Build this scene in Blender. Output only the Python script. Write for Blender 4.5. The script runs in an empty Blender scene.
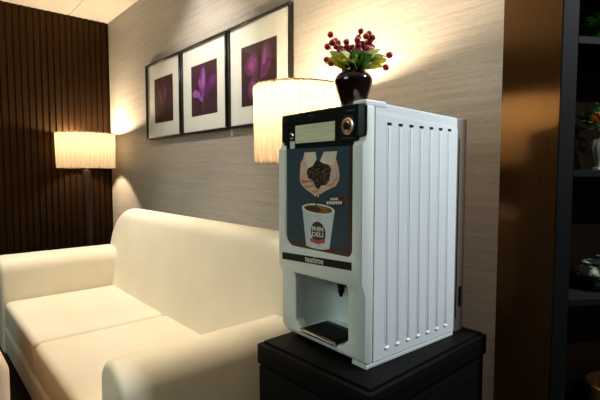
import bpy, bmesh, math, random
from mathutils import Vector, Matrix
R = math.radians
PI = math.pi
random.seed(7)
sc = bpy.context.scene
C = sc.collection

# ------------------------------------------------------------------ helpers
def lin(c):
    return tuple(((v/255)/12.92 if v/255 <= .04045 else (((v/255)+.055)/1.055)**2.4) for v in c)

def mat(name, rgb, rough=.5, metal=0, noise=0, scale=8, stretch=(1, 1, 1), bump=0, spec=.5, coat=0, detail=4, rgb2=None, lo=.35, hi=.65):
    """Principled material with a procedural colour variation and bump."""
    m = bpy.data.materials.new(name); m.use_nodes = True
    nt = m.node_tree; b = nt.nodes['Principled BSDF']
    col = lin(rgb)
    b.inputs['Base Color'].default_value = (*col, 1)
    b.inputs['Roughness'].default_value = rough
    b.inputs['Metallic'].default_value = metal
    b.inputs['Specular IOR Level'].default_value = spec
    b.inputs['Coat Weight'].default_value = coat
    b.inputs['Coat Roughness'].default_value = .05
    if noise or bump or rgb2:
        tc = nt.nodes.new('ShaderNodeTexCoord'); mp = nt.nodes.new('ShaderNodeMapping')
        mp.inputs['Scale'].default_value = stretch
        nt.links.new(tc.outputs['Object'], mp.inputs['Vector'])
        n = nt.nodes.new('ShaderNodeTexNoise')
        n.inputs['Scale'].default_value = scale; n.inputs['Detail'].default_value = detail
        nt.links.new(mp.outputs['Vector'], n.inputs['Vector'])
        r = nt.nodes.new('ShaderNodeValToRGB')
        r.color_ramp.elements[0].position = lo; r.color_ramp.elements[1].position = hi
        c2 = lin(rgb2) if rgb2 else tuple(v*(1+noise) for v in col)
        c1 = col if rgb2 else tuple(v*(1-noise) for v in col)
        r.color_ramp.elements[0].color = (*c1, 1); r.color_ramp.elements[1].color = (*c2, 1)
        nt.links.new(n.outputs['Fac'], r.inputs['Fac'])
        nt.links.new(r.outputs['Color'], b.inputs['Base Color'])
        if bump:
            bp = nt.nodes.new('ShaderNodeBump'); bp.inputs['Strength'].default_value = bump
            bp.inputs['Distance'].default_value = .01
            nt.links.new(n.outputs['Fac'], bp.inputs['Height'])
            nt.links.new(bp.outputs['Normal'], b.inputs['Normal'])
    return m

def wood(name, rgb, rgb2, rough=.35, scale=6, dist=4, stretch=(1, 1, .12), coat=0, spec=.5):
    m = bpy.data.materials.new(name); m.use_nodes = True
    nt = m.node_tree; b = nt.nodes['Principled BSDF']
    b.inputs['Roughness'].default_value = rough; b.inputs['Specular IOR Level'].default_value = spec; b.inputs['Coat Weight'].default_value = coat
    tc = nt.nodes.new('ShaderNodeTexCoord'); mp = nt.nodes.new('ShaderNodeMapping')
    mp.inputs['Scale'].default_value = stretch
    nt.links.new(tc.outputs['Object'], mp.inputs['Vector'])
    w = nt.nodes.new('ShaderNodeTexWave'); w.wave_type = 'RINGS'; w.rings_direction = 'Y'
    w.inputs['Scale'].default_value = scale; w.inputs['Distortion'].default_value = dist
    w.inputs['Detail'].default_value = 3; w.inputs['Detail Scale'].default_value = 1.5
    nt.links.new(mp.outputs['Vector'], w.inputs['Vector'])
    r = nt.nodes.new('ShaderNodeValToRGB')
    r.color_ramp.elements[0].color = (*lin(rgb), 1); r.color_ramp.elements[1].color = (*lin(rgb2), 1)
    nt.links.new(w.outputs['Fac'], r.inputs['Fac'])
    nt.links.new(r.outputs['Color'], b.inputs['Base Color'])
    return m

def thing(name, label, cat, loc=(0, 0, 0), rz=0, group=None):
    o = bpy.data.objects.new(name, None); C.objects.link(o)
    o.location = loc; o.rotation_euler = (0, 0, rz); o.empty_display_size = .05
    o['label'] = label; o['category'] = cat
    if group: o['group'] = group
    return o

def obj(name, bm, m, parent=None, loc=(0, 0, 0), rot=(0, 0, 0), smooth=True, label=None, angle=40, recalc=True):
    me = bpy.data.meshes.new(name)
    if recalc: bmesh.ops.recalc_face_normals(bm, faces=bm.faces[:])
    bm.to_mesh(me); bm.free()
    for mm in (m if isinstance(m, (list, tuple)) else [m]): me.materials.append(mm)
    if smooth:
        for p in me.polygons: p.use_smooth = True
        try: me.set_sharp_from_angle(angle=R(angle))
        except Exception: pass
    o = bpy.data.objects.new(name, me); C.objects.link(o)
    o.location = loc; o.rotation_euler = rot
    if parent: o.parent = parent
    if label: o['label'] = label
    return o

def struct(name, bm, m, **k):
    o = obj(name, bm, m, **k); o['kind'] = 'structure'; return o

def box(bm, x0, x1, y0, y1, z0, z1, bev=0, seg=2):
    v = [bm.verts.new(p) for p in ((x0,y0,z0),(x1,y0,z0),(x1,y1,z0),(x0,y1,z0),(x0,y0,z1),(x1,y0,z1),(x1,y1,z1),(x0,y1,z1))]
    f = [bm.faces.new([v[i] for i in q]) for q in ((0,3,2,1),(4,5,6,7),(0,1,5,4),(1,2,6,5),(2,3,7,6),(3,0,4,7))]
    if bev:
        es = list({e for ff in f for e in ff.edges})
        bmesh.ops.bevel(bm, geom=es, offset=bev, segments=seg, profile=.5, affect='EDGES')
    return bm

def nb(): return bmesh.new()

def lathe(bm, prof, n=40, center=(0, 0, 0), wob=None):
    cx, cy, cz = center
    rings = []
    for i, (r, z) in enumerate(prof):
        if r < 1e-6: rings.append([bm.verts.new((cx, cy, cz+z))]); continue
        ring = []
        for k in range(n):
            a = 2*PI*k/n; rr = r*(wob(a, z) if wob else 1)
            ring.append(bm.verts.new((cx+rr*math.cos(a), cy+rr*math.sin(a), cz+z)))
        rings.append(ring)
    for a, b in zip(rings, rings[1:]):
        for k in range(n):
            k2 = (k+1) % n
            if len(a) == 1 and len(b) == 1: continue
            if len(a) == 1: bm.faces.new((a[0], b[k2], b[k]))
            elif len(b) == 1: bm.faces.new((a[k], a[k2], b[0]))
            else: bm.faces.new((a[k], a[k2], b[k2], b[k]))
    return bm

def tube(bm, pts, r, n=8, cap=True):
    pts = [Vector(p) for p in pts]
    rad = r if isinstance(r, (list, tuple)) else [r]*len(pts)
    rings = []
    for i, p in enumerate(pts):
        t = (pts[min(i+1, len(pts)-1)]-pts[max(i-1, 0)]).normalized()
        a = t.orthogonal().normalized() if i == 0 else (prev - t*prev.dot(t)).normalized()
        prev = a; b = t.cross(a)
        rings.append([bm.verts.new(p+(a*math.cos(2*PI*k/n)+b*math.sin(2*PI*k/n))*rad[i]) for k in range(n)])
    for A, B in zip(rings, rings[1:]):
        for k in range(n): bm.faces.new((A[k], A[(k+1) % n], B[(k+1) % n], B[k]))
    if cap: bm.faces.new(rings[0][::-1]); bm.faces.new(rings[-1])
    return bm

def sphere(bm, c, r, u=14, v=9, sc3=(1, 1, 1)):
    prof = [(math.sin(PI*i/v)*r if 0 < i < v else 0, -math.cos(PI*i/v)*r) for i in range(v+1)]
    n0 = len(bm.verts)
    lathe(bm, prof, u)
    bm.verts.ensure_lookup_table()
    for w in bm.verts[n0:]:
        w.co = Vector((w.co.x*sc3[0]+c[0], w.co.y*sc3[1]+c[1], w.co.z*sc3[2]+c[2]))
    return bm

def prism(bm, poly, axis, a0, a1):
    """Polygon (2D) extruded along an axis; axis 0 -> (y,z), 1 -> (x,z), 2 -> (x,y)."""
    def P(p, a): return (a, p[0], p[1]) if axis == 0 else ((p[0], a, p[1]) if axis == 1 else (p[0], p[1], a))
    A = [bm.verts.new(P(p, a0)) for p in poly]; B = [bm.verts.new(P(p, a1)) for p in poly]
    n = len(poly)
    bm.faces.new(A[::-1]); bm.faces.new(B)
    for i in range(n): bm.faces.new((A[i], A[(i+1) % n], B[(i+1) % n], B[i]))
    return bm

def rrect(x0, x1, y0, y1, r, n=8):
    """Rounded rectangle outline; r is one radius or four (bl, br, tr, tl)."""
    rs = r if isinstance(r, (list, tuple)) else [r]*4
    out = []
    for (cx, cy, a0, rr) in ((x0, y0, 180, rs[0]), (x1, y0, 270, rs[1]), (x1, y1, 0, rs[2]), (x0, y1, 90, rs[3])):
        sx = 1 if cx == x0 else -1; sy = 1 if cy == y0 else -1
        for k in range(n+1):
            a = R(a0+90*k/n)
            out.append((cx+sx*rr+rr*math.cos(a), cy+sy*rr+rr*math.sin(a)))
    return out

def puff(bm, outline, axis, a0, a1, r, bulge=.0, seg=5, f=None):
    """Soft upholstered slab: convex outline, thickness a0..a1, edge rounding r, bulged faces."""
    n = len(outline)
    cx = sum(p[0] for p in outline)/n; cy = sum(p[1] for p in outline)/n
    nor = []
    for i in range(n):
        p, q = outline[i-1], outline[(i+1) % n]
        dx, dy = q[0]-p[0], q[1]-p[1]; L = math.hypot(dx, dy) or 1
        nor.append((dy/L, -dx/L))
    def P(x, y, a):
        v = Vector((a, x, y)) if axis == 0 else (Vector((x, a, y)) if axis == 1 else Vector((x, y, a)))
        return f(v) if f else v
    rings = []
    def ring(ins, a, s=1.0):
        pts = []
        for (x, y), (nx, ny) in zip(outline, nor):
            X, Y = x-nx*ins, y-ny*ins
            pts.append(bm.verts.new(P(cx+(X-cx)*s, cy+(Y-cy)*s, a)))
        rings.append(pts)
    inner = (.85, .6, .3)
    for s in inner[::-1]: ring(r, a0-bulge*(1-s*s), s)
    for k in range(seg, -1, -1):
        t = PI/2*k/seg; ring(r*(1-math.cos(t)), a0+r*(1-math.sin(t)))
    for k in range(0, seg+1):
        t = PI/2*k/seg; ring(r*(1-math.cos(t)), a1-r*(1-math.sin(t)))
    for s in inner: ring(r, a1+bulge*(1-s*s), s)
    for A, B in zip(rings, rings[1:]):
        for k in range(n): bm.faces.new((A[k], A[(k+1) % n], B[(k+1) % n], B[k]))
    bm.faces.new(rings[0][::-1]); bm.faces.new(rings[-1])
    return bm

def flat(bm, pts, v):
    """Flat printed shape facing -y at depth v from (x,z) points."""
    bm.faces.new([bm.verts.new((p[0], v, p[1])) for p in pts]); return bm

def modded(o, mods):
    """Apply modifiers through the depsgraph."""
    for typ, kw in mods:
        md = o.modifiers.new('m', typ)
        for k, val in kw.items(): setattr(md, k, val)
    dg = bpy.context.evaluated_depsgraph_get()
    me = bpy.data.meshes.new_from_object(o.evaluated_get(dg))
    o.modifiers.clear(); o.data = me
    return o

def text(name, s, size, m, parent, loc, width=None, rot=(R(90), 0, 0), bold=.0, extr=.0002, shear=0, label=None):
    cu = bpy.data.curves.new(name, 'FONT'); cu.body = s; cu.size = size; cu.extrude = extr; cu.offset = bold; cu.shear = shear
    cu.resolution_u = 3
    tmp = bpy.data.objects.new(name, cu); C.objects.link(tmp)
    dg = bpy.context.evaluated_depsgraph_get(); dg.update()
    me = bpy.data.meshes.new_from_object(tmp.evaluated_get(dg))
    bpy.data.objects.remove(tmp); me.name = name
    xs = [v.co.x for v in me.vertices]; w = max(xs)-min(xs)
    if width:
        for v in me.vertices: v.co.x = (v.co.x-min(xs))*width/w
    me.materials.clear(); me.materials.append(m)
    o = bpy.data.objects.new(name, me); C.objects.link(o); o.location = loc; o.rotation_euler = rot; o.parent = parent
    if label: o['label'] = label
    return o

# ------------------------------------------------------------------ materials
M_white = mat('machine_white', (228, 232, 230), .38, noise=.02, scale=3)
M_side = mat('machine_side_white', (228, 233, 238), .35, noise=.02, scale=3)
M_back = mat('machine_grey_shaded', (108, 96, 88), .5, noise=.04)  # rear housing grey, darkened to carry the shadow that falls on it
M_black = mat('gloss_black', (20, 24, 23), .3, noise=.1, spec=.35)
M_blackm = mat('matt_black', (13, 13, 13), .55, spec=.25, noise=.15, scale=20)
M_slate = mat('poster_slate', (50, 70, 82), .45, spec=.3, noise=.08, scale=6)
M_brownp = mat('poster_brown', (62, 40, 32), .3, noise=.12, scale=14)
M_lcd = mat('display_beige', (212, 208, 176), .4, rgb2=(226, 222, 194), scale=30, stretch=(.3, 1, 6))
M_chrome = mat('chrome', (215, 205, 200), .18, 1, noise=.03)
M_copper = mat('knob_copper', (240, 205, 182), .35, 1, noise=.03)
M_label = mat('paper_label', (205, 212, 212), .5, noise=.06, scale=60)
M_skin = mat('print_skin', (214, 172, 150), .35, rgb2=(226, 190, 170), scale=40)
M_skin2 = mat('print_skin_dark', (176, 122, 100), .35, noise=.08, scale=60)
M_cuff = mat('print_pale_skin', (226, 212, 192), .35, noise=.05, scale=30)
M_cupw = mat('print_cup', (196, 206, 214), .35, rgb2=(214, 222, 228), scale=10, stretch=(2, 1, .2))
M_cupr = mat('print_cup_rim', (226, 228, 222), .35, noise=.03)
M_coffee = mat('print_coffee', (150, 120, 62), .35, rgb2=(110, 70, 34), scale=60)
M_coffeed = mat('print_coffee_dark', (74, 42, 28), .35, noise=.1)
M_oval = mat('print_oval', (48, 40, 42), .35, noise=.05)
M_red = mat('print_red', (196, 70, 72), .35, noise=.05)
M_redd = mat('print_dark_red', (150, 40, 46), .35, noise=.05)
M_txt = mat('print_white', (225, 222, 218), .4, noise=.02)
M_bean = bpy.data.materials.new('print_beans'); M_bean.use_nodes = True
_nt = M_bean.node_tree; _tc = _nt.nodes.new('ShaderNodeTexCoord'); _v = _nt.nodes.new('ShaderNodeTexVoronoi')
_v.inputs['Scale'].default_value = 170; _nt.links.new(_tc.outputs['Object'], _v.inputs['Vector'])
_r = _nt.nodes.new('ShaderNodeValToRGB'); _r.color_ramp.elements[0].position = .05; _r.color_ramp.elements[1].position = .42
_r.color_ramp.elements[0].color = (*lin((178, 148, 126)), 1); _r.color_ramp.elements[1].color = (*lin((36, 23, 19)), 1)
_nt.links.new(_v.outputs['Distance'], _r.inputs['Fac']); _nt.links.new(_r.outputs['Color'], _nt.nodes['Principled BSDF'].inputs['Base Color'])
_nt.nodes['Principled BSDF'].inputs['Roughness'].default_value = .35

M_cab = wood('black_brown_wood', (6, 5, 5), (11, 10, 10), .6, 10, 3, (.2, 1, 1), spec=.12)
M_sofa = mat('cream_upholstery', (228, 218, 198), .55, noise=.03, scale=5, bump=.12, spec=.35)
M_sofaleg = mat('sofa_leg_black', (20, 17, 15), .5, noise=.1)
M_frame = wood('dark_picture_frame', (16, 12, 10), (26, 19, 16), .3, 30, 2)
M_mat = mat('picture_mount', (226, 224, 214), .7, noise=.02, scale=40)
M_lampwood = mat('lamp_dark_wood', (48, 24, 14), .3, noise=.2, scale=10, stretch=(1, 1, .1), coat=.4)
M_vase = mat('vase_glaze', (22, 8, 8), .12, noise=.2, scale=12, coat=.2)
M_berry = mat('berry_red', (146, 12, 28), .28, noise=.25, scale=60, coat=.2)
M_stem = mat('stem_brown', (112, 86, 60), .6, noise=.2, scale=40)
M_leaf = mat('leaf_green', (100, 146, 36), .45, noise=.3, scale=30)
M_leafy = mat('leaf_yellow_green', (222, 212, 60), .5, noise=.25, scale=30)
M_leafp = mat('leaf_pale_green', (208, 216, 150), .5, noise=.2, scale=40)
M_leafd = mat('leaf_deep_green', (34, 130, 52), .4, noise=.35, scale=40)
M_orange = mat('orange_flower', (196, 70, 22), .5, noise=.2, scale=60)
M_ceram = mat('ribbed_ceramic', (200, 198, 190), .4, noise=.1, scale=20)
M_pot = mat('dark_glazed_pot', (34, 34, 34), .15, rgb2=(150, 170, 140), scale=22, lo=.55, hi=.66, coat=.5)
M_basket = mat('woven_tan', (120, 88, 48), .6, noise=.3, scale=40, stretch=(1, 1, 5))
M_shelf = mat('bookcase_black', (10, 10, 12), .7, spec=.12, noise=.15, scale=8, stretch=(1, 1, .1))
M_shelfback = wood('bookcase_brown_back', (46, 34, 20), (56, 41, 24), .5, 8, 3, (1, 1, .15))
M_chair = mat('beige_armchair_fabric', (214, 184, 156), .7, noise=.06, scale=30, bump=.1)

# lampshade cloth: lit through by the bulb inside
M_shade = bpy.data.materials.new('pleated_shade_cloth'); M_shade.use_nodes = True
nt = M_shade.node_tree; nt.nodes.clear()
out = nt.nodes.new('ShaderNodeOutputMaterial'); add = nt.nodes.new('ShaderNodeMixShader'); add.inputs[0].default_value = .6
df = nt.nodes.new('ShaderNodeBsdfDiffuse'); tr = nt.nodes.new('ShaderNodeBsdfTranslucent')
tc = nt.nodes.new('ShaderNodeTexCoord'); n = nt.nodes.new('ShaderNodeTexNoise'); n.inputs['Scale'].default_value = 60
rp = nt.nodes.new('ShaderNodeValToRGB')
rp.color_ramp.elements[0].color = (*lin((102, 93, 78)), 1); rp.color_ramp.elements[1].color = (*lin((110, 101, 86)), 1)
nt.links.new(tc.outputs['Object'], n.inputs['Vector']); nt.links.new(n.outputs['Fac'], rp.inputs['Fac'])
for s in (df, tr): nt.links.new(rp.outputs['Color'], s.inputs['Color'])
nt.links.new(df.outputs[0], add.inputs[1]); nt.links.new(tr.outputs[0], add.inputs[2]); nt.links.new(add.outputs[0], out.inputs[0])

# picture glass
M_glass = bpy.data.materials.new('picture_glass'); M_glass.use_nodes = True
nt = M_glass.node_tree; nt.nodes.clear()
out = nt.nodes.new('ShaderNodeOutputMaterial'); mx = nt.nodes.new('ShaderNodeMixShader'); fr = nt.nodes.new('ShaderNodeFresnel'); fr.inputs['IOR'].default_value = 1.45
tr = nt.nodes.new('ShaderNodeBsdfTransparent'); gl = nt.nodes.new('ShaderNodeBsdfGlossy'); gl.inputs['Roughness'].default_value = .04
ge = nt.nodes.new('ShaderNodeNewGeometry'); mt = nt.nodes.new('ShaderNodeMath'); mt.operation = 'SUBTRACT'; mt.use_clamp = True
nt.links.new(fr.outputs[0], mt.inputs[0]); nt.links.new(ge.outputs['Backfacing'], mt.inputs[1])
nt.links.new(mt.outputs[0], mx.inputs[0]); nt.links.new(tr.outputs[0], mx.inputs[1]); nt.links.new(gl.outputs[0], mx.inputs[2]); nt.links.new(mx.outputs[0], out.inputs[0])

# wallpaper: horizontal fibres, two scales
M_wall = bpy.data.materials.new('fibre_wallpaper'); M_wall.use_nodes = True
nt = M_wall.node_tree; b = nt.nodes['Principled BSDF']; b.inputs['Roughness'].default_value = .5; b.inputs['Specular IOR Level'].default_value = .35
tc = nt.nodes.new('ShaderNodeTexCoord')
def layer(sx, sz, scale):
    mp = nt.nodes.new('ShaderNodeMapping'); mp.inputs['Scale'].default_value = (sx, 1, sz)
    nt.links.new(tc.outputs['Object'], mp.inputs['Vector'])
    t = nt.nodes.new('ShaderNodeTexNoise'); t.inputs['Scale'].default_value = scale; t.inputs['Detail'].default_value = 5; t.inputs['Distortion'].default_value = .15
    nt.links.new(mp.outputs['Vector'], t.inputs['Vector']); return t
t1 = layer(1.2, 40, 3.0); t2 = layer(1.5, 16, 24)
mx = nt.nodes.new('ShaderNodeMix'); mx.inputs['Factor'].default_value = .5
nt.links.new(t1.outputs['Fac'], mx.inputs['A']); nt.links.new(t2.outputs['Fac'], mx.inputs['B'])
rp = nt.nodes.new('ShaderNodeValToRGB'); rp.color_ramp.elements[0].position = .38; rp.color_ramp.elements[1].position = .62
rp.color_ramp.elements[0].color = (*lin((154, 147, 138)), 1); rp.color_ramp.elements[1].color = (*lin((177, 169, 159)), 1)
nt.links.new(mx.outputs['Result'], rp.inputs['Fac']); nt.links.new(rp.outputs['Color'], b.inputs['Base Color'])
bp = nt.nodes.new('ShaderNodeBump'); bp.inputs['Strength'].default_value = .12; bp.inputs['Distance'].default_value = .003
nt.links.new(mx.outputs['Result'], bp.inputs['Height']); nt.links.new(bp.outputs['Normal'], b.inputs['Normal'])

M_slat = mat('dark_slat_wood', (19, 11, 6), .38, spec=.45, noise=.25, scale=5, stretch=(4, 4, .3))
M_slat.node_tree.nodes['Principled BSDF'].inputs['Specular Tint'].default_value = (1, .5, .2, 1)
M_ceil = mat('ceiling_cream', (238, 230, 214), .8, noise=.015, scale=4)
M_floor = wood('dark_floor', (34, 24, 18), (48, 34, 26), .4, 3, 3, (.15, 1, 1))
M_room = mat('plain_wall_paint', (96, 92, 88), .8, noise=.03)
M_pillar = wood('brown_veneer', (33, 20, 8), (50, 31, 14), .16, 16, 6, (1.5, 1, .28))
M_pillar.node_tree.nodes['Principled BSDF'].inputs['Specular IOR Level'].default_value = 1
M_pillar.node_tree.nodes['Principled BSDF'].inputs['Specular Tint'].default_value = (1, .58, .2, 1)

# ------------------------------------------------------------------ the room
WY = 1.5; WX = -4.54; CZ = 2.54
bm = nb(); box(bm, WX-.1, 3.2, -4.1, 3.2, -.06, 0); struct('floor', bm, M_floor, smooth=False)
bm = nb()
for (y0, y1) in ((-4.1, -.13), (-.125, .515), (.52, 1.150), (1.155, 3.2)): box(bm, WX-.1, 3.2, y0, y1, CZ, CZ+.05)
box(bm, WX-.1, 3.2, -4.1, 3.2, CZ+.006, CZ+.06)
struct('ceiling', bm, M_ceil, smooth=False)
bm = nb(); box(bm, WX, -.68, WY, WY+.025, 0, CZ); struct('wall_back', bm, M_wall, smooth=False)
bm = nb(); box(bm, WX-.1, WX-.02, -4.1, WY+.06, 0, CZ)
y = WY-.02
while y > -1.6:
    box(bm, WX-.02, WX-.006, y-.042, y, 0, CZ, bev=.004, seg=1); y -= .052
struct('wall_left', bm, M_slat, smooth=False)
bm = nb(); prism(bm, [(-.684, 1.492), (-.4735, 1.3915), (-.478, 1.398), (-.676, 1.518)], 2, 0, CZ); struct('trim_1', bm, M_pillar, smooth=False)
bm = nb(); box(bm, 3.1, 3.2, -4.1, 3.2, 0, CZ); struct('wall_right', bm, M_room, smooth=False)
bm = nb(); box(bm, WX-.1, 3.2, -4.2, -4.1, 0, CZ); struct('wall_front', bm, M_room, smooth=False)

# ------------------------------------------------------------------ coffee vending machine
MO = Vector((-.7106, .8451, .6)); MR = R(-2.3)
SH = Vector((.1715, -.21, 0))                      # model coordinates: u in -.343..0, v depth, z up
mach = thing('coffee_machine', 'white coffee vending machine with black control panel standing on the black cabinet', 'coffee machine',
             MO + Matrix.Rotation(MR, 3, 'Z') @ Vector((-.1715, .21, 0)), MR)
L = tuple(SH)
# body housing: right side with seven ribs, slots above and louvres below
bm = nb(); prism(bm, [(.0235, .012), (.391, .012), (.391, .6605), (.0235, .6735)], 0, -.343, -.0015); bmesh.ops.recalc_face_normals(bm, faces=bm.faces[:]); bmesh.ops.bevel(bm, geom=bm.edges[:], offset=.003, segments=2, affect='EDGES')
obj('housing', bm, M_side, mach, L)
bm = nb(); prism(bm, [(.0255, .014), (.389, .014), (.389, .628), (.0255, .646)], 0, -.003, 0)
vs = [.0765+.0449*i for i in range(7)]
for v_ in vs:
    prism(bm, [(v_-.0095, .052), (v_+.0095, .052), (v_+.0095, .612), (v_-.0095, .612)], 0, -.001, .0006)
    box(bm, -.001, .0018, v_-.004, v_+.004, .05, .615, .001)
sidep = obj('side_panel', bm, M_side, mach, L)
for v_ in vs:
    bm = nb(); box(bm, -.001, .0022, v_-.0075, v_+.0075, .6195, .6255, .001); obj('vent_slot', bm, M_blackm, sidep, label='dark slot at the top of a rib')
    bm = nb(); prism(bm, [(-.001, .0375), (.0035, .0392), (.0035, .0400), (-.001, .0445)], 1, v_-.0075, v_+.0075); obj('vent_louvre', bm, M_white, sidep, label='raised louvre at the foot of a rib')
# rear housing with latch
bm = nb(); box(bm, -.340, -.003, .3915, .448, .004, .662, .006)
rear = obj('rear_housing', bm, M_back, mach, L, label='grey plastic rear housing')
bm = nb(); box(bm, -.004, -.0012, .4015, .4055, .05, .60, .001); obj('seam_strip', bm, M_blackm, rear)
bm = nb(); prism(bm, rrect(.417, .433, .082, .146, .007), 0, -.005, -.0015); obj('latch', bm, M_blackm, rear, label='dark latch recess')
# door with poster recess and dispensing bay
bm = nb()
prism(bm, [(.0215, .012), (.004, .012), (-.0055, .018), (-.009, .024), (-.009, .188), (-.022, .222), (-.022, .566), (-.010, .580), (-.006, .600), (-.006, .662), (.0215, .664)][::-1], 0, -.343, 0)
# lower left corner of the chin is cut off
bmesh.ops.recalc_face_normals(bm, faces=bm.faces[:])
door = obj('door', bm, M_white, mach, L, smooth=False)
cut = []
def cutter(poly, a0, a1):
    b_ = nb(); prism(b_, poly, 1, a0, a1); o_ = obj('cut', b_, M_white, None, smooth=False); o_.parent = mach; o_.location = L; cut.append(o_); return o_
c1 = cutter(rrect(-.3085, -.0335, .283, .60, [.035, .022, .002, .002]), -.06, -.0165)
c2 = cutter([(-.2755, .062), (-.252, .036), (-.085, .036), (-.0575, .062), (-.0575, .2085), (-.2755, .2035)], -.06, .03)
c3 = cutter([(-.36, .0), (-.305, .0), (-.3435, .04), (-.36, .06)], -.06, .015)
modded(door, [('BOOLEAN', dict(object=c_, operation='DIFFERENCE', solver='EXACT')) for c_ in (c1, c2, c3)] +
       [('BEVEL', dict(width=.0028, segments=2, limit_method='ANGLE', angle_limit=R(35)))])
for o_ in cut: bpy.data.objects.remove(o_)
for p in door.data.polygons: p.use_smooth = True
door.data.set_sharp_from_angle(angle=R(50))
# dispensing bay: hollow behind the door, rounded rear left corner
bm = nb()
prof = [(-.2755, .0195)] + [(-.2755+.05*(1-math.cos(R(a))), .09+.05*math.sin(R(a))) for a in range(0, 91, 15)] + [(-.0575-.02*(1-math.cos(R(a))), .12+.02*math.sin(R(a))) for a in range(90, -1, -30)] + [(-.0575, .0195)]
def bayz(i): return .0355, .2055
A = [bm.verts.new((p[0], p[1], .036)) for p in prof]; B = [bm.verts.new((p[0], p[1], .206)) for p in prof]
for i in range(len(prof)-1): bm.faces.new((A[i], A[i+1], B[i+1], B[i]))
bm.faces.new(A); bm.faces.new(B)
bay = obj('dispensing_bay', bm, M_white, mach, L, label='white rounded dispensing bay')
bay.data.flip_normals()
# the housing must be open where the bay sits
c4 = cutter([(-.279, .034), (-.054, .034), (-.054, .209), (-.279, .209)], .0, .145)
hs = [o for o in mach.children if o.name.startswith('housing')][0]
modded(hs, [('BOOLEAN', dict(object=c4, operation='DIFFERENCE', solver='EXACT'))])
bpy.data.objects.remove(c4)
for p in hs.data.polygons: p.use_smooth = False
bm = nb(); lathe(bm, [(0, .158), (.004, .158), (.0055, .164), (.009, .172), (.0095, .178), (.0075, .18), (.0105, .184), (.0105, .207)], 16, (-.122, .028, 0))
tube(bm, [(-.122, .028, .199), (-.108, .026, .200), (-.094, .024, .192)], [.008, .007, .005])
obj('nozzle', bm, M_blackm, mach, L, label='black pouring nozzle')
bm = nb(); box(bm, -.242, -.100, -.014, .088, .037, .047, .003)
for k in range(6): box(bm, -.234, -.108, .0+.012*k, .005+.012*k, .046, .0495, .001, 1)
tray = obj('drip_tray', bm, M_blackm, mach, L, label='dark slatted drip tray')
bm = nb(); box(bm, -.244, -.098, -.0225, -.0142, .0365, .0475, .0025); obj('tray_handle', bm, M_chrome, tray, label='chrome bar at the tray front')
# control panel
bm = nb()
prism(bm, [(-.336, -.0065), (-.336, -.014), (-.330, -.018), (-.018, -.018), (-.004, -.012), (-.0005, -.0065)], 2, .588, .6665)
prism(bm, [(-.3085, -.0165), (-.3085, -.0175), (-.0335, -.0175), (-.0335, -.0165)], 2, .566, .5875)
prism(bm, [(-.320, -.0125), (-.320, -.018), (-.022, -.018), (-.022, -.0125)], 2, .578, .5885)
cp = obj('control_panel', bm, M_black, mach, L, smooth=False, label='glossy black control panel')
bm = nb(); box(bm, -.2655, -.1005, -.0190, -.0178, .5815, .632, .0004, 1); obj('display', bm, M_lcd, cp, label='pale beige display window')
bm = nb(); box(bm, -.33, -.11, -.0185, -.0178, .6365, .638, 0); obj('trim_line', bm, M_blackm, cp)
KC = (-.0525, -.018, .6145)
def disc(bm, prof, c=KC):
    n0 = len(bm.verts); lathe(bm, prof, 32); bm.verts.ensure_lookup_table()
    for w in bm.verts[n0:]: w.co = Vector((w.co.x+c[0], -w.co.z+c[1], w.co.y+c[2]))
bm = nb(); disc(bm, [(.0285, 0), (.0285, .003), (.026, .005), (.0225, .005), (.022, .001)]); knob = obj('knob_bezel', bm, M_blackm, cp)
bm = nb(); disc(bm, [(.0215, 0), (.0215, .004), (.019, .0055), (.0135, .0052), (.0125, .003)]); obj('knob_ring', bm, M_copper, knob, label='copper coloured ring')
bm = nb(); disc(bm, [(.0125, .001), (.0125, .006), (.010, .0085), (0, .009)]); obj('knob_cap', bm, M_chrome, knob, label='shiny knob centre')
bm = nb(); disc(bm, [(.0095, 0), (.0095, .003), (.007, .0045), (0, .0045)], (-.2815, -.018, .604)); obj('push_button', bm, M_chrome, cp, label='small round metal button')
bm = nb(); box(bm, -.2905, -.269, -.0187, -.0178, .5675, .589, 0); obj('sticker', bm, M_label, cp, label='small pale sticker')
for (a0, a1, zz) in ((-.325, -.306, .650), (-.27, -.262, .655), (-.245, -.237, .655), (-.205, -.18, .653), (-.06, -.03, .652), (-.075, -.035, .584)):
    bm = nb(); box(bm, a0, a1, -.0183, -.0178, zz, zz+.0022, 0); obj('panel_mark', bm, mat('panel_mark_grey', (84, 88, 86), .5, noise=.05), cp, label='tiny grey printed mark')
# hinge cap at the top right corner
bm = nb(); puff(bm, rrect(-.052, -.0003, -.010, .066, [.014, .003, .003, .006]), 2, .660, .6765, .004); obj('top_cap', bm, M_side, mach, L)
# foot
bm = nb(); box(bm, -.052, -.0008, .0, .389, 0, .0118, .002); obj('foot', bm, M_white, mach, L)
bm = nb(); box(bm, -.335, -.290, .03, .389, 0, .0118, .002); obj('foot', bm, M_blackm, mach, L, label='black foot')
# name strip
bm = nb(); prism(bm, [(-.3235, .2385), (-.033, .2525), (-.033, .2725), (-.3235, .2590)], 1, -.0236, -.0215)
strip = obj('name_strip', bm, M_blackm, mach, L, smooth=False, label='black strip with the name in white')
text('lettering', 'teatime', .024, mat('letter_grey', (215, 215, 212), .4, noise=.02), strip, (-.2155, -.0238, .2475), .078, (R(90), R(-2.7), 0), .0004)

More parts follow.
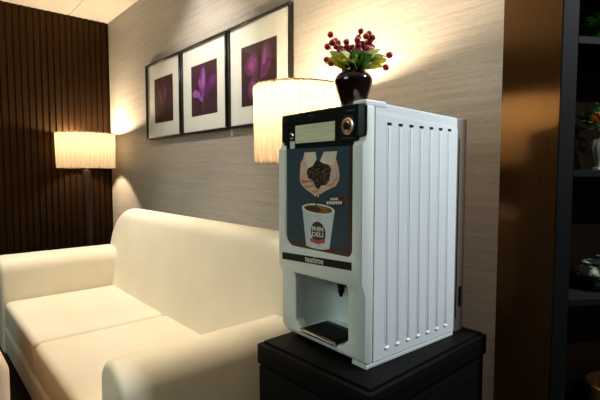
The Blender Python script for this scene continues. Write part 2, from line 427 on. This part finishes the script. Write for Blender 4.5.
# poster: printed picture behind the door frame
bm = nb(); prism(bm, rrect(-.3080, -.0340, .2835, .5660, [.0345, .0215, .002, .002]), 1, -.0176, -.0167)
poster = obj('poster', bm, M_slate, mach, L, smooth=False, label='poster of cupped hands pouring coffee into a paper cup')
PV = -.0177
def printed(name, pts, m, k, lab=None):
    b_ = nb(); flat(b_, pts, PV-.00025*k); return obj(name, b_, m, poster, smooth=False, label=lab)
printed('brown_border', [(-.047, .5655), (-.0345, .5655), (-.0345, .300), (-.043, .290), (-.050, .2875)], M_brownp, 1)
printed('brown_border', [(-.3075, .318), (-.30, .318), (-.30, .308), (-.27, .2975), (-.055, .301), (-.047, .306), (-.0345, .306), (-.0345, .300), (-.040, .288), (-.056, .2838), (-.27, .2838), (-.29, .288), (-.303, .30)], M_brownp, 1.2)
handL = [(-0.2252, 0.5546), (-0.1769, 0.555), (-0.1725, 0.5346), (-0.1881, 0.5173), (-0.21, 0.5084), (-0.2139, 0.4958), (-0.2054, 0.4813), (-0.1861, 0.4761), (-0.1816, 0.4663), (-0.1753, 0.457), (-0.1604, 0.4513), (-0.164, 0.4308), (-0.1765, 0.4323), (-0.1924, 0.4412), (-0.2152, 0.4496), (-0.2386, 0.4638), (-0.2461, 0.4786), (-0.2448, 0.5), (-0.242, 0.5255), (-0.2306, 0.5371)]
handR = [(-0.1432, 0.5539), (-0.0912, 0.5539), (-0.0967, 0.5348), (-0.0859, 0.5115), (-0.0824, 0.4923), (-0.0851, 0.4769), (-0.0979, 0.4631), (-0.1191, 0.4558), (-0.1397, 0.448), (-0.1579, 0.4392), (-0.1641, 0.4431), (-0.1604, 0.4554), (-0.1549, 0.4628), (-0.1338, 0.4661), (-0.121, 0.4783), (-0.1187, 0.4921), (-0.1136, 0.5078), (-0.1253, 0.5197), (-0.1552, 0.525), (-0.1582, 0.5303)]
beans = [(-.1644, .5292), (-.1520, .5262), (-.1431, .5208), (-.1310, .5178), (-.1215, .5118), (-.1199, .4921), (-.1221, .4763), (-.1398, .4660), (-.1600, .4612), (-.1766, .4599), (-.1861, .4753), (-.1990, .4800), (-.2087, .4833), (-.2143, .5), (-.2080, .5100), (-.1881, .5173), (-.1780, .5250)]
printed('printed_beans', beans, M_bean, 3.5, 'heap of brown coffee beans')
printed('printed_hand', handL, M_skin, 2); printed('printed_hand', handR, M_skin, 2)
printed('printed_wrist', [(-.2252, .5546), (-.1769, .555), (-.1725, .5346), (-.1881, .5173), (-.206, .511), (-.222, .528)], M_cuff, 3)
printed('printed_wrist', [(-.1432, .5539), (-.0912, .5539), (-.0967, .5348), (-.104, .516), (-.1253, .5197), (-.1552, .525), (-.1582, .5303)], M_cuff, 3)
for q in ([(-.238, .480), (-.236, .474), (-.2054, .4775), (-.1861, .474), (-.186, .4715), (-.2054, .4725), (-.232, .467)],
          [(-.226, .4625), (-.205, .4605), (-.1816, .4655), (-.1816, .4625), (-.205, .457), (-.222, .4575)],
          [(-.1930, .4475), (-.178, .4475), (-.163, .452), (-.164, .449), (-.178, .4435), (-.190, .4445)],
          [(-.104, .472), (-.120, .4665), (-.1338, .4655), (-.1338, .4635), (-.118, .4632), (-.102, .469)],
          [(-.0925, .500), (-.0955, .484), (-.106, .4745), (-.104, .4725), (-.092, .482)]):
    printed('printed_finger_shade', q, M_skin2, 4)
printed('printed_stream', [(-.1739, .4365), (-.1688, .4367), (-.1701, .396), (-.1752, .3956)], M_coffeed, 6)
printed('printed_cup', [(-.2339, .3967), (-.2166, .292), (-.1930, .2885), (-.1661, .2880), (-.1420, .2900), (-.1201, .2950), (-.1005, .3960)], M_cupw, 2.4)
def ell(cx, cz, a, b_, tilt=0, n=36, k0=0, k1=1):
    return [(cx+a*math.cos(2*PI*k/n), cz+b_*math.sin(2*PI*k/n)+tilt*math.cos(2*PI*k/n)) for k in range(n)]
printed('printed_rim', ell(-.1672, .3985, .0682, .0150, -.001), M_cupr, 4)
printed('printed_coffee', ell(-.1670, .3988, .0590, .0108, -.001), M_coffee, 5)
printed('printed_coffee_shade', ell(-.1850, .3985, .0350, .0075, -.001), M_coffeed, 5.5)
printed('printed_oval', [(-.1653+.0305*math.cos(2*PI*k/28), .3348+.0295*math.sin(2*PI*k/28)-.002*math.cos(2*PI*k/28)) for k in range(28)], M_oval, 4)
text('printed_lettering', 'PHIN', .0175, M_txt, poster, (-.1895, PV-.0016, .3370), .046, (R(90), R(-3), 0), .0004)
text('printed_lettering', 'DELI', .0175, M_txt, poster, (-.1895, PV-.0016, .3215), .046, (R(90), R(-3), 0), .0004)
printed('printed_ribbon', [(-.1975, .3165), (-.165, .313), (-.1375, .3205), (-.1375, .3095), (-.165, .3025), (-.1975, .306)], M_red, 7)
printed('printed_badge', [(-.122, .4295), (-.084, .4345), (-.066, .438), (-.064, .418), (-.071, .411), (-.100, .409), (-.112, .400), (-.114, .409), (-.132, .412)], M_brownp, 2)
for k, (a0, a1, zz, hh) in enumerate(((-.1161, -.0861, .4258, .0062), (-.1311, -.0712, .4140, .0082))):
    nl = 4 if k == 0 else 7
    for j in range(nl):
        w_ = (a1-a0)/nl
        x0 = a0+w_*j; zz_ = zz+.004*(x0-a0)/.06
        printed('printed_caption', [(x0, zz_), (x0+w_*.76, zz_), (x0+w_*.76, zz_+hh*(.85+.15*(j % 2))), (x0, zz_+hh)], M_txt, 3)
printed('printed_swoosh', [(-.0732, .4205), (-.0600, .4300), (-.0570, .4400), (-.0595, .4440), (-.0640, .4420), (-.0655, .4330)], M_redd, 3)

# ------------------------------------------------------------------ cabinet
cab = thing('cabinet', 'low black wooden cabinet carrying the coffee machine', 'cabinet', (-.8485, 1.05, 0), R(1.0))
bm = nb(); box(bm, -.205, .208, -.268, .278, .03, .53, .003); obj('carcass', bm, M_cab, cab)
bm = nb(); box(bm, -.212, .214, -.292, .285, .532, .592, .003)
box(bm, -.200, .202, -.276, .273, .591, .6, .003); obj('top_panel', bm, M_cab, cab)
bm = nb(); box(bm, -.208, .210, -.288, -.2685, .05, .526, .002); d_ = obj('cabinet_front', bm, M_cab, cab)
bm = nb(); box(bm, -.19, .19, -.25, .26, 0, .0305); obj('plinth', bm, M_blackm, cab)

# ------------------------------------------------------------------ sofa
sofa = thing('sofa', 'long cream upholstered sofa with two seat cushions in front of the papered wall', 'sofa', (-2.1, .75, 0))
SL = (2.1, -.75, 0)
bm = nb(); puff(bm, rrect(-2.91, -1.26, .355, 1.0, .03), 2, .10, .235, .02); obj('base', bm, M_sofa, sofa, SL)
# backrest, leaning slightly, with rounded shoulders
def lean(v): return Vector((v.x, v.y+(v.z-.39)*.20, v.z))
bm = nb(); puff(bm, rrect(-3.09, -1.17, .12, .862, [.03, .03, .20, .20], 10), 1, .935, 1.075, .062, .012, 6, lean); obj('backrest', bm, M_sofa, sofa, SL)
for (x0, x1) in ((-3.14, -2.885), (-1.310, -1.150)):
    w_ = min(x1-x0, .2)/2
    bm = nb(); puff(bm, rrect(x0, x1, .09, (.618 if x0 < -2 else .584), [.02, .02, w_*(.82 if x0 < -2 else .97), w_*(.82 if x0 < -2 else .97)], 10), 1, (.345 if x0 < -2 else .383), 1.0, .022, .004, 5); arm = obj('armrest', bm, M_sofa, sofa, SL)
for (x0, x1) in ((-2.882, -2.098), (-2.094, -1.312)):
    bm = nb(); puff(bm, rrect(x0, x1, .357, .985, .03), 2, .238, .388, .028, .006); obj('seat_cushion', bm, M_sofa, sofa, SL)
for x_ in (-2.95, -1.25):
    for y_ in (.44, .98):
        bm = nb(); lathe(bm, [(0, 0), (.018, 0), (.026, .1), (0, .1)], 16, (x_, y_, 0)); obj('leg', bm, M_sofaleg, sofa, SL)

# ------------------------------------------------------------------ floor lamps
def floor_lamp(x, y, r, z0, z1, label, power, diffuser=False, name='floor_lamp'):
    t = thing(name, label, 'lamp', (x, y, 0), 0, 'floor lamps with pleated drum shades')
    bm = nb(); lathe(bm, [(0, 0), (.125, 0), (.125, .012), (.11, .022), (.03, .03), (.022, .05), (0, .05)], 36); obj('base', bm, M_lampwood, t)
    bm = nb(); box(bm, -.026, .026, -.026, .026, .04, z0-.02, .004); obj('pole', bm, M_lampwood, t)
    bm = nb(); lathe(bm, [(0, z0-.02), (.012, z0-.02), (.012, z0+.05), (.018, z0+.055), (.018, z0+.09), (0, z0+.09)], 16); obj('lamp_holder', bm, M_chrome, t)
    n_ = 180
    w = lambda a, z: 1+.02*math.sin(a*36)+.004*math.sin(a*108)
    bm = nb(); lathe(bm, [(r*.965, z0), (r*.972, z0+.008), (r*.985, (z0+z1)/2), (r, z1-.008), (r*.998, z1)], n_ * 2, wob=w)
    sh = obj('lamp_shade', bm, M_shade, t, label='glowing cream pleated drum shade')
    for zz, rr in ((z0, r*.94), (z1-.006, r*.965)):
        bm = nb(); tube(bm, [(rr*math.cos(2*PI*k/48), rr*math.sin(2*PI*k/48), zz) for k in range(49)], .003, 6)
        if zz == z0:
            for k in range(3):
                a = 2*PI*k/3; tube(bm, [(0, 0, z0+.06), (r*.955*math.cos(a), r*.955*math.sin(a), z0)], .002, 6)
        obj('shade_ring', bm, M_chrome, sh)
    mb = bpy.data.materials.new('bulb_glow'); mb.use_nodes = True
    b = mb.node_tree.nodes['Principled BSDF']; b.inputs['Base Color'].default_value = (1, .9, .7, 1)
    b.inputs['Emission Color'].default_value = (1, .78, .52, 1); b.inputs['Emission Strength'].default_value = power
    bm = nb(); sphere(bm, (0, 0, z1-.055), .03); obj('bulb', bm, mb, t, label='glowing bulb inside the shade')
    if diffuser:
        bm = nb(); lathe(bm, [(.014, z0+.004), (r*.955, z0+.004), (r*.955, z0+.007), (.014, z0+.007)], 48); obj('diffuser', bm, M_shade, t, label='cloth disc closing the shade below')
    return t
floor_lamp(-1.377, 1.20, .183, 1.135, 1.443, 'floor lamp with cream pleated drum shade standing behind the coffee machine', 1450, True)
floor_lamp(-4.27, 1.19, .243, 1.135, 1.443, 'floor lamp with cream pleated drum shade in the corner by the dark slatted wall', 1550)

# ------------------------------------------------------------------ pictures
FX = [(-3.59, -2.985), (-2.968, -2.364), (-2.347, -1.757)]
PT = [((-3.446, -3.122), (1.484, 1.827)), ((-2.832, -2.492), (1.480, 1.818)), ((-2.215, -1.881), (1.480, 1.82))]
FZ = (1.362, 1.958)
M_pr = [mat('print_maroon', (62, 28, 30), .5, noise=.15, scale=6), mat('print_mauve_brown', (66, 38, 48), .5, noise=.15, scale=6), mat('print_dark_brown', (58, 34, 36), .5, noise=.15, scale=6)]
M_pet = [mat('petal_dim', (96, 44, 58), .5, noise=.2, scale=20), mat('petal_violet', (108, 48, 112), .5, rgb2=(74, 28, 78), scale=14), mat('petal_plum', (112, 54, 104), .5, rgb2=(78, 34, 70), scale=14)]
M_pet2 = [mat('petal_dim_light', (120, 62, 74), .5, noise=.2, scale=20), mat('petal_lilac', (160, 98, 168), .5, rgb2=(112, 52, 118), scale=18), mat('petal_rose', (140, 78, 130), .5, rgb2=(104, 50, 96), scale=18)]
M_stemp = mat('print_stem', (120, 84, 92), .5, noise=.1)
PETALS = [
    [([(.22, .72), (.34, .50), (.44, .38), (.46, .46), (.40, .60), (.28, .76)], 1), ([(.46, .46), (.50, .74), (.60, .84), (.70, .74), (.66, .56), (.54, .40)], 0), ([(.54, .56), (.56, .76), (.62, .80), (.62, .60)], 1), ([(.28, .58), (.30, .42), (.48, .34), (.44, .40)], 0)],
    [([(.60, .34), (.66, .58), (.80, .72), (.95, .72), (.98, .60), (.88, .48), (.74, .38)], 0), ([(.34, .42), (.30, .66), (.40, .88), (.50, .97), (.60, .82), (.62, .56), (.58, .36), (.48, .30)], 0),
     ([(.44, .34), (.40, .60), (.47, .90), (.50, .93), (.53, .64), (.52, .36)], 1), ([(.30, .62), (.36, .78), (.42, .56), (.42, .44)], 1), ([(.06, .46), (.16, .53), (.34, .46), (.50, .32), (.46, .24), (.38, .28), (.26, .36), (.10, .38)], 1), ([(.5, .92), (.56, .84), (.58, .60), (.55, .50)], 1)],
    [([(.56, .40), (.58, .72), (.64, .94), (.76, .96), (.88, .74), (.84, .56), (.70, .42)], 0), ([(.08, .64), (.18, .78), (.34, .88), (.48, .78), (.52, .58), (.46, .44), (.34, .48), (.18, .52)], 0), ([(.20, .66), (.32, .82), (.44, .74), (.42, .56), (.34, .52)], 1),
     ([(.22, .36), (.34, .46), (.48, .44), (.46, .28), (.38, .12), (.26, .08), (.20, .22)], 0), ([(.62, .60), (.66, .86), (.72, .90), (.72, .64)], 1), ([(.28, .36), (.40, .40), (.40, .24), (.30, .18)], 1)]]
labs = ['framed print of a dim maroon flower, leftmost of the three, nearest the slatted wall', 'framed print of a bright violet flower with white mount, middle of the three', 'framed print of a plum coloured flower, partly behind the lampshade beside the coffee machine']
def quad(a, b_, c, d): return [(a, c), (b_, c), (b_, d), (a, d)]
for i, (x0, x1) in enumerate(FX):
    t = thing('picture_frame', labs[i], 'picture', ((x0+x1)/2, 1.4985, FZ[0]), 0, 'row of three flower prints')
    LL = (-(x0+x1)/2, -1.4985, -FZ[0])
    f_ = .014
    bm = nb()
    for q in ((x0, x1, FZ[0], FZ[0]+f_), (x0, x1, FZ[1]-f_, FZ[1]), (x0, x0+f_, FZ[0]+f_, FZ[1]-f_), (x1-f_, x1, FZ[0]+f_, FZ[1]-f_)):
        box(bm, q[0], q[1], 1.468, 1.4975, q[2], q[3], .002, 1)
    obj('frame', bm, M_frame, t, LL)
    bm = nb(); box(bm, x0+.01, x1-.01, 1.484, 1.494, FZ[0]+.01, FZ[1]-.01); obj('mount', bm, M_mat, t, LL, smooth=False)
    (a, b_), (c, d) = PRN[i] if 'PRN' in globals() else PT[i]
    bm = nb(); box(bm, a, b_, 1.4828, 1.4845, c, d); pr = obj('print', bm, M_pr[i], t, LL, smooth=False)
    k = 0
    sx = .45
    bm = nb(); tube(bm, [(a+(b_-a)*(.46 if i else .5), 1.4826, c+(d-c)*.03), (a+(b_-a)*(.50 if i else .52), 1.4826, c+(d-c)*.4)], .004, 6); bmesh.ops.scale(bm, vec=(1, .05, 1), verts=bm.verts[:], space=Matrix.Translation((0, -1.4826, 0))); obj('printed_stem', bm, M_stemp, pr)
    for pts, kind in PETALS[i]:
        k += 1
        bm = nb(); flat(bm, [(a+(b_-a)*p[0], c+(d-c)*p[1]) for p in pts], 1.4826-.0003*k); obj('printed_petal', bm, (M_pet if kind == 0 else M_pet2)[i], pr, smooth=False)
    bm = nb(); box(bm, x0+.012, x1-.012, 1.476, 1.4775, FZ[0]+.012, FZ[1]-.012); obj('glass_pane', bm, M_glass, t, LL, smooth=False)

# ------------------------------------------------------------------ vase and berries on the machine
VX, VY, VZ = -.843, .935, 1.2718
vs_ = thing('vase', 'small dark red glazed vase standing on top of the coffee machine', 'vase', (VX, VY, VZ))
bm = nb(); lathe(bm, [(0, 0), (.036, 0), (.039, .004), (.042, .018), (.053, .052), (.0625, .080), (.0645, .094), (.060, .108), (.048, .118), (.041, .123), (.040, .131), (.044, .137), (.042, .139), (.036, .134), (.036, .122), (.044, .114), (.057, .100), (.058, .085), (.045, .04), (.036, .012), (0, .010)], 48)
bmesh.ops.scale(bm, vec=(.81, .81, .86), verts=bm.verts[:]); obj('vase_body', bm, M_vase, vs_)
bq = thing('berry_bouquet', 'bunch of dark red artificial berries with green leaves in the vase on the coffee machine', 'flowers', (VX, VY, VZ+.02))
FWD = Vector((-.752, .659, 0)); RT = Vector((.659, .752, 0))
def bpt(px, py, dep=0):
    """offset in the bouquet from a photo reading (px right, px up of the vase mouth), depth in metres"""
    k_ = 1.255/444
    return RT*(px*k_) + Vector((0, 0, py*k_)) + FWD*dep + Vector((0, 0, .097))
berries = [(-26.5, 35), (-21, 31), (-19, 28.5), (-25, 26), (-29.5, 22), (-21.5, 22), (-18, 18.5), (-12, 27), (-10.5, 25), (-12, 16), (-8, 22.5), (-4.5, 26), (-1, 24), (-3, 20), (-1, 15.5), (.5, 34), (2.5, 39.5), (6, 32), (10.5, 38), (12.5, 32), (11, 30.5), (7, 25), (8.5, 21), (9.5, 28), (13.5, 26), (5, 19), (29, 16), (-26, 7), (24.5, 2.5), (2, 22), (-15, 23.5), (-29.5, 13), (-14, 20), (-6, 18.5), (3, 27), (0, 18), (7, 17), (-16, 25), (11, 22), (-2, 28)]
for (bx, by) in berries:
    dep = random.uniform(-.028, .028)
    p = bpt(bx*1.04+4.5, by-4.5, dep); rr = random.uniform(.0084, .0098)
    bm = nb(); sphere(bm, p, rr, 16, 10); be = obj('berry', bm, M_berry, bq)
    bm = nb(); mid = Vector((p.x*.45, p.y*.45, .10+(p.z-.10)*.5)); tube(bm, [(p.x*.08, p.y*.08, .03), (p.x*.2, p.y*.2, .10), mid, p], [.0014, .0014, .0012, .001], 6); obj('stem', bm, M_stem, be)
def leaf(root, tip, w, m, curl=.2, name='leaf', parent=None, n=7, face=None):
    root, tip = Vector(root), Vector(tip); d = tip-root; Ln = d.length; d.normalize()
    face = face or Vector((0, 0, 1)); s = d.cross(face); s = s.normalized() if s.length > .01 else Vector((1, 0, 0)); up = s.cross(d)
    bm = nb(); rows = []
    for i in range(n+1):
        t = i/n; ww = w*math.sin(PI*min(1, t*.93+.07))**.8; c = root+d*Ln*t+up*(curl*Ln*math.sin(PI*t)*.5)
        rows.append([bm.verts.new(c+s*ww*q+up*(abs(q)*ww*.35+.0008*math.sin(i*3+q*4))) for q in (-1, -.5, 0, .5, 1)])
    for A, B in zip(rows, rows[1:]):
        for k in range(4): bm.faces.new((A[k], A[k+1], B[k+1], B[k]))
    r_ = bmesh.ops.solidify(bm, geom=bm.faces[:], thickness=.0006)
    return obj(name, bm, m, parent, recalc=True)
for (tx, ty, dp, w, m) in ((-25, 14, -.03, .016, M_leafp), (-27, 7, -.035, .015, M_leafy), (-22, 1, -.03, .016, M_leafy), (-17, 12, -.05, .014, M_leafp), (-19, 6, -.05, .016, M_leafy), (-14, 3, -.055, .014, M_leafp), (-12, 12, -.03, .014, M_leaf),
    (5, 12, -.05, .024, M_leaf), (11, 8, -.055, .024, M_leaf), (14, 2, -.05, .018, M_leaf), (-4, 8, -.06, .020, M_leaf), (-7, 3, -.06, .016, M_leafp),
    (18, 15, -.03, .016, M_leafp), (23, 10, -.03, .015, M_leafp), (25, 4, -.035, .016, M_leafy), (21, -2, -.045, .015, M_leafy), (15, -3, -.05, .012, M_leafp), (22, 18, -.01, .010, M_leafp), (17, 20, 0, .012, M_leafp),
    (-8, 15, .02, .016, M_leaf), (4, 20, .02, .016, M_leaf), (0, 24, -.01, .010, M_leafp), (-20, 14, .03, .016, M_leaf), (13, 16, .02, .014, M_leaf), (-30, 3, -.01, .012, M_leafy), (27, 9, 0, .012, M_leafp)):
    p = bpt(tx*1.1+3, ty-1, dp); leaf((p.x*.18, p.y*.18, .094), p, w, m, .35, 'leaf', bq, face=(-FWD + Vector((random.uniform(-.4, .4), random.uniform(-.4, .4), random.uniform(.1, .8)))).normalized())

# ------------------------------------------------------------------ bookcase (its face is turned towards the room)
P0 = Vector((-.471, 1.391, 0))
def zk(z): return 1.1+(z-1.1)*.94 if z > .1 else z
ev = Vector((.53, .85, 0)).normalized(); ang = math.atan2(ev.y, ev.x)
bk = thing('bookcase', 'tall black bookcase with open shelves beside the brown wood panel', 'bookcase', P0, ang)
W_ = 1.1; Dp = .25     # local: x along the front, y into the case
bm = nb(); box(bm, .0, .051, 0, Dp, 0, 2.5, .002, 1); obj('side_stile', bm, M_shelf, bk)
bm = nb(); box(bm, W_-.0545, W_, 0, Dp, 0, 2.5, .002, 1); obj('side_stile', bm, M_shelf, bk)
bm = nb(); box(bm, .0515, W_-.055, Dp-.015, Dp, .02, 2.48); obj('back_panel', bm, M_shelfback, bk, smooth=False)
for z0, z1 in ((.02, .05), (.236, .258), (.680, .702), (1.085, 1.106), (1.486, 1.508), (1.70, 1.722), (2.1, 2.122), (2.46, 2.48)):
    bm = nb(); box(bm, .0515, W_-.055, .001, Dp-.0155, zk(z0), zk(z1), .001, 1); obj('shelf', bm, M_shelf, bk)
def bloc(t, d, z): return P0 + ev*t*.94 + Vector((-ev.y, ev.x, 0))*d*.94 + Vector((0, 0, zk(z)))
def leafball(parent, c, r, n, m, sz, seed, squash=.8):
    rn = random.Random(seed)
    for i in range(n):
        a = rn.uniform(0, 2*PI); e_ = rn.uniform(-.5, 1.3); d = Vector((math.cos(a)*math.cos(e_), math.sin(a)*math.cos(e_), math.sin(e_)*squash))
        k = rn.uniform(.55, 1); p = Vector(c)+d*r*k
        leaf(p-d*sz*.6, p+d*sz*.9, sz*.55, m, .3, 'leaf', parent, 4)
pl = thing('potted_plant', 'small bright green plant on the upper bookcase shelf', 'plant', bloc(.245, .12, 1.508))
bm = nb(); lathe(bm, [(0, 0), (.022, 0), (.03, .04), (.031, .044), (.027, .044), (.025, .038), (0, .036)], 24); obj('pot', bm, M_leafd, pl)
leafball(pl, (0, 0, .072), .05, 46, mat('plant_green', (120, 190, 64), .45, noise=.35, scale=40), .017, 3)
vz = thing('ribbed_vase', 'grey ribbed ceramic vase on the middle bookcase shelf', 'vase', bloc(.262, .12, 1.106))
bm = nb(); lathe(bm, [(0, 0), (.026, 0), (.026, .006), (.018, .012), (.020, .018), (.032, .05), (.036, .072), (.031, .09), (.024, .098), (.027, .102), (.022, .102), (.020, .095), (.028, .07), (.015, .02), (0, .02)], 60, wob=lambda a, z: 1+.035*math.cos(a*15)); obj('vase_body', bm, M_ceram, vz)
fl = thing('flower_arrangement', 'green leaves with an orange flower in the grey ribbed vase', 'flowers', bloc(.262, .12, 1.16))
leafball(fl, (-.03, 0, .088), .075, 50, M_leafd, .018, 5, .6)
leafball(fl, (-.01, 0, .125), .045, 30, mat('leaf_mid_green', (110, 170, 90), .4, noise=.3, scale=40), .016, 6)
for k in range(4):
    bm = nb(); tube(bm, [(0, 0, -.03), (0, 0, .04), (.01*math.cos(k*1.6)-.01, .01*math.sin(k*1.6), .11)], .0015, 6); obj('stem', bm, M_stem, fl)
bm = nb(); sphere(bm, (-.012, -.045, .108), .017, 14, 9, (1, .7, .9)); sphere(bm, (.004, -.045, .118), .012, 12, 8); obj('bloom', bm, M_orange, fl, label='orange flower')
pt = thing('lidded_jar', 'dark glazed round jar with pale green pattern on the lower bookcase shelf', 'jar', bloc(.268, .12, .702))
bm = nb(); lathe(bm, [(0, 0), (.04, 0), (.045, .006), (.072, .03), (.078, .048), (.068, .068), (.05, .078), (.047, .08), (0, .08)], 40); obj('jar_body', bm, M_pot, pt)
bm = nb(); lathe(bm, [(.052, .0795), (.052, .084), (.03, .092), (.008, .095), (.010, .105), (0, .108)], 30); obj('lid', bm, M_pot, pt)
bs = thing('woven_bowl', 'tan woven bowl on the bottom bookcase shelf', 'bowl', bloc(.37, .12, .245))
bm = nb(); lathe(bm, [(0, 0), (.06, 0), (.085, .03), (.098, .07), (.096, .095), (.090, .100), (.086, .095), (.088, .07), (.075, .03), (.05, .012), (0, .012)], 60, wob=lambda a, z: 1+.02*math.sin(a*22+z*260)); obj('bowl_body', bm, M_basket, bs)

# ------------------------------------------------------------------ armchair at the left edge
ch = thing('armchair', 'beige upholstered armchair, only its arm showing at the lower left', 'armchair', (-1.75, -.2, 0))
CL = (1.75, .2, 0)
bm = nb(); puff(bm, rrect(-2.05, -1.38, -.44, .035, .03), 2, .14, .30, .02); obj('base', bm, M_chair, ch, CL)
bm = nb(); puff(bm, rrect(-1.98, -1.37, -.435, .030, .03), 2, .302, .43, .03, .008); obj('seat_cushion', bm, M_chair, ch, CL)
bm = nb(); puff(bm, rrect(-.57, .17, .14, .80, [.03, .03, .08, .08]), 0, -2.18, -2.052, .04, .01); obj('backrest', bm, M_chair, ch, CL)
for (y0, y1) in ((-.575, -.442), (.037, .176)):
    bm = nb(); puff(bm, rrect(y0, y1, .14, .625, [.02, .02, .055, .055]), 0, -2.048, -1.35, .03, .006); obj('armrest', bm, M_chair, ch, CL)
for x_ in (-2.08, -1.43):
    for y_ in (-.52, .11):
        bm = nb(); lathe(bm, [(0, 0), (.014, 0), (.022, .15), (0, .15)], 14, (x_, y_, 0)); obj('leg', bm, M_sofaleg, ch, CL)

# ------------------------------------------------------------------ light
def area(name, loc, target, size, power, col, size_y=None, spread=180):
    l = bpy.data.lights.new(name, 'AREA'); l.energy = power; l.color = col; l.size = size; l.spread = R(spread)
    if size_y: l.shape = 'RECTANGLE'; l.size_y = size_y
    o = bpy.data.objects.new(name, l); C.objects.link(o); o.location = loc
    o.rotation_euler = (Vector(target)-Vector(loc)).to_track_quat('-Z', 'Y').to_euler(); return o
def spot(name, loc, target, power, col, ang_, blend=.4, rad=.03):
    l = bpy.data.lights.new(name, 'SPOT'); l.energy = power; l.color = col; l.spot_size = R(ang_); l.spot_blend = blend; l.shadow_soft_size = rad
    o = bpy.data.objects.new(name, l); C.objects.link(o); o.location = loc
    o.rotation_euler = (Vector(target)-Vector(loc)).to_track_quat('-Z', 'Y').to_euler(); return o
spot('warm_spot', (-.72, .22, 2.5), (-1.12, .47, 0), 42, (1, .74, .44), 26, .5, .04)  # added warm fill for the right sofa arm, not a known fixture
spot('wall_downlight', (-.95, 1.1, 2.5), (-.85, 1.5, 1.25), 44, (1, .82, .62), 100, .9, .05)
spot('shelf_fill_spot', (1.3, .55, 2.5), (-.33, 1.6, 1.25), 34, (1, .97, .92), 30, .7, .04)  # fill spot added to brighten the plants and vase on the shelves
WARM = (1, .72, .40); COOL = (.88, .96, 1)
area('ceiling_lamp', (.56, 1.93, 2.5), (-.6, .95, .8), .16, 62, (.88, .97, 1), .16)
area('ceiling_panel_light', (-1.1, -1.9, 2.45), (-1.3, .6, .7), 1.2, 42, (.74, 1, .93), 1.2)
spot('warm_spot', (-2.5, .62, 2.5), (-2.2, .6, 0), 108, (1, .89, .72), 72, .6, .06)
spot('warm_spot', (-3.4, .6, 2.5), (-2.95, .6, 0), 66, (1, .89, .72), 72, .6, .06)
spot('wall_spotlight', (-2.45, .75, 2.5), (-2.65, 1.5, 1.55), 68, (1, .94, .86), 80, .9, .04)
spot('wall_spotlight', (-2.62, 1.36, 2.5), (-2.8, 1.5, 2.1), 5, (1, .97, .94), 70, .9, .02)

w = bpy.data.worlds.new('World'); sc.world = w; w.use_nodes = True
w.node_tree.nodes['Background'].inputs[0].default_value = (.5, .55, .6, 1); w.node_tree.nodes['Background'].inputs[1].default_value = .05

# ------------------------------------------------------------------ camera
cd = bpy.data.cameras.new('camera'); co = bpy.data.objects.new('camera', cd); C.objects.link(co)
cd.sensor_width = 36; cd.lens = 444*36/600; cd.clip_start = .02
co.location = (0, 0, 1.1); co.rotation_euler = (R(90)-math.atan(28/444), 0, R(48.8))
sc.camera = co
cd.dof.use_dof = False
sc.view_settings.view_transform = 'Standard'; sc.view_settings.look = 'None'; sc.view_settings.gamma = 1
sc.view_settings.exposure = 0; sc.view_settings.use_curve_mapping = False
sc.cycles.max_bounces = 8; sc.cycles.diffuse_bounces = 5; sc.cycles.transparent_max_bounces = 8
sc.cycles.sample_clamp_indirect = 6; sc.cycles.use_denoising = True
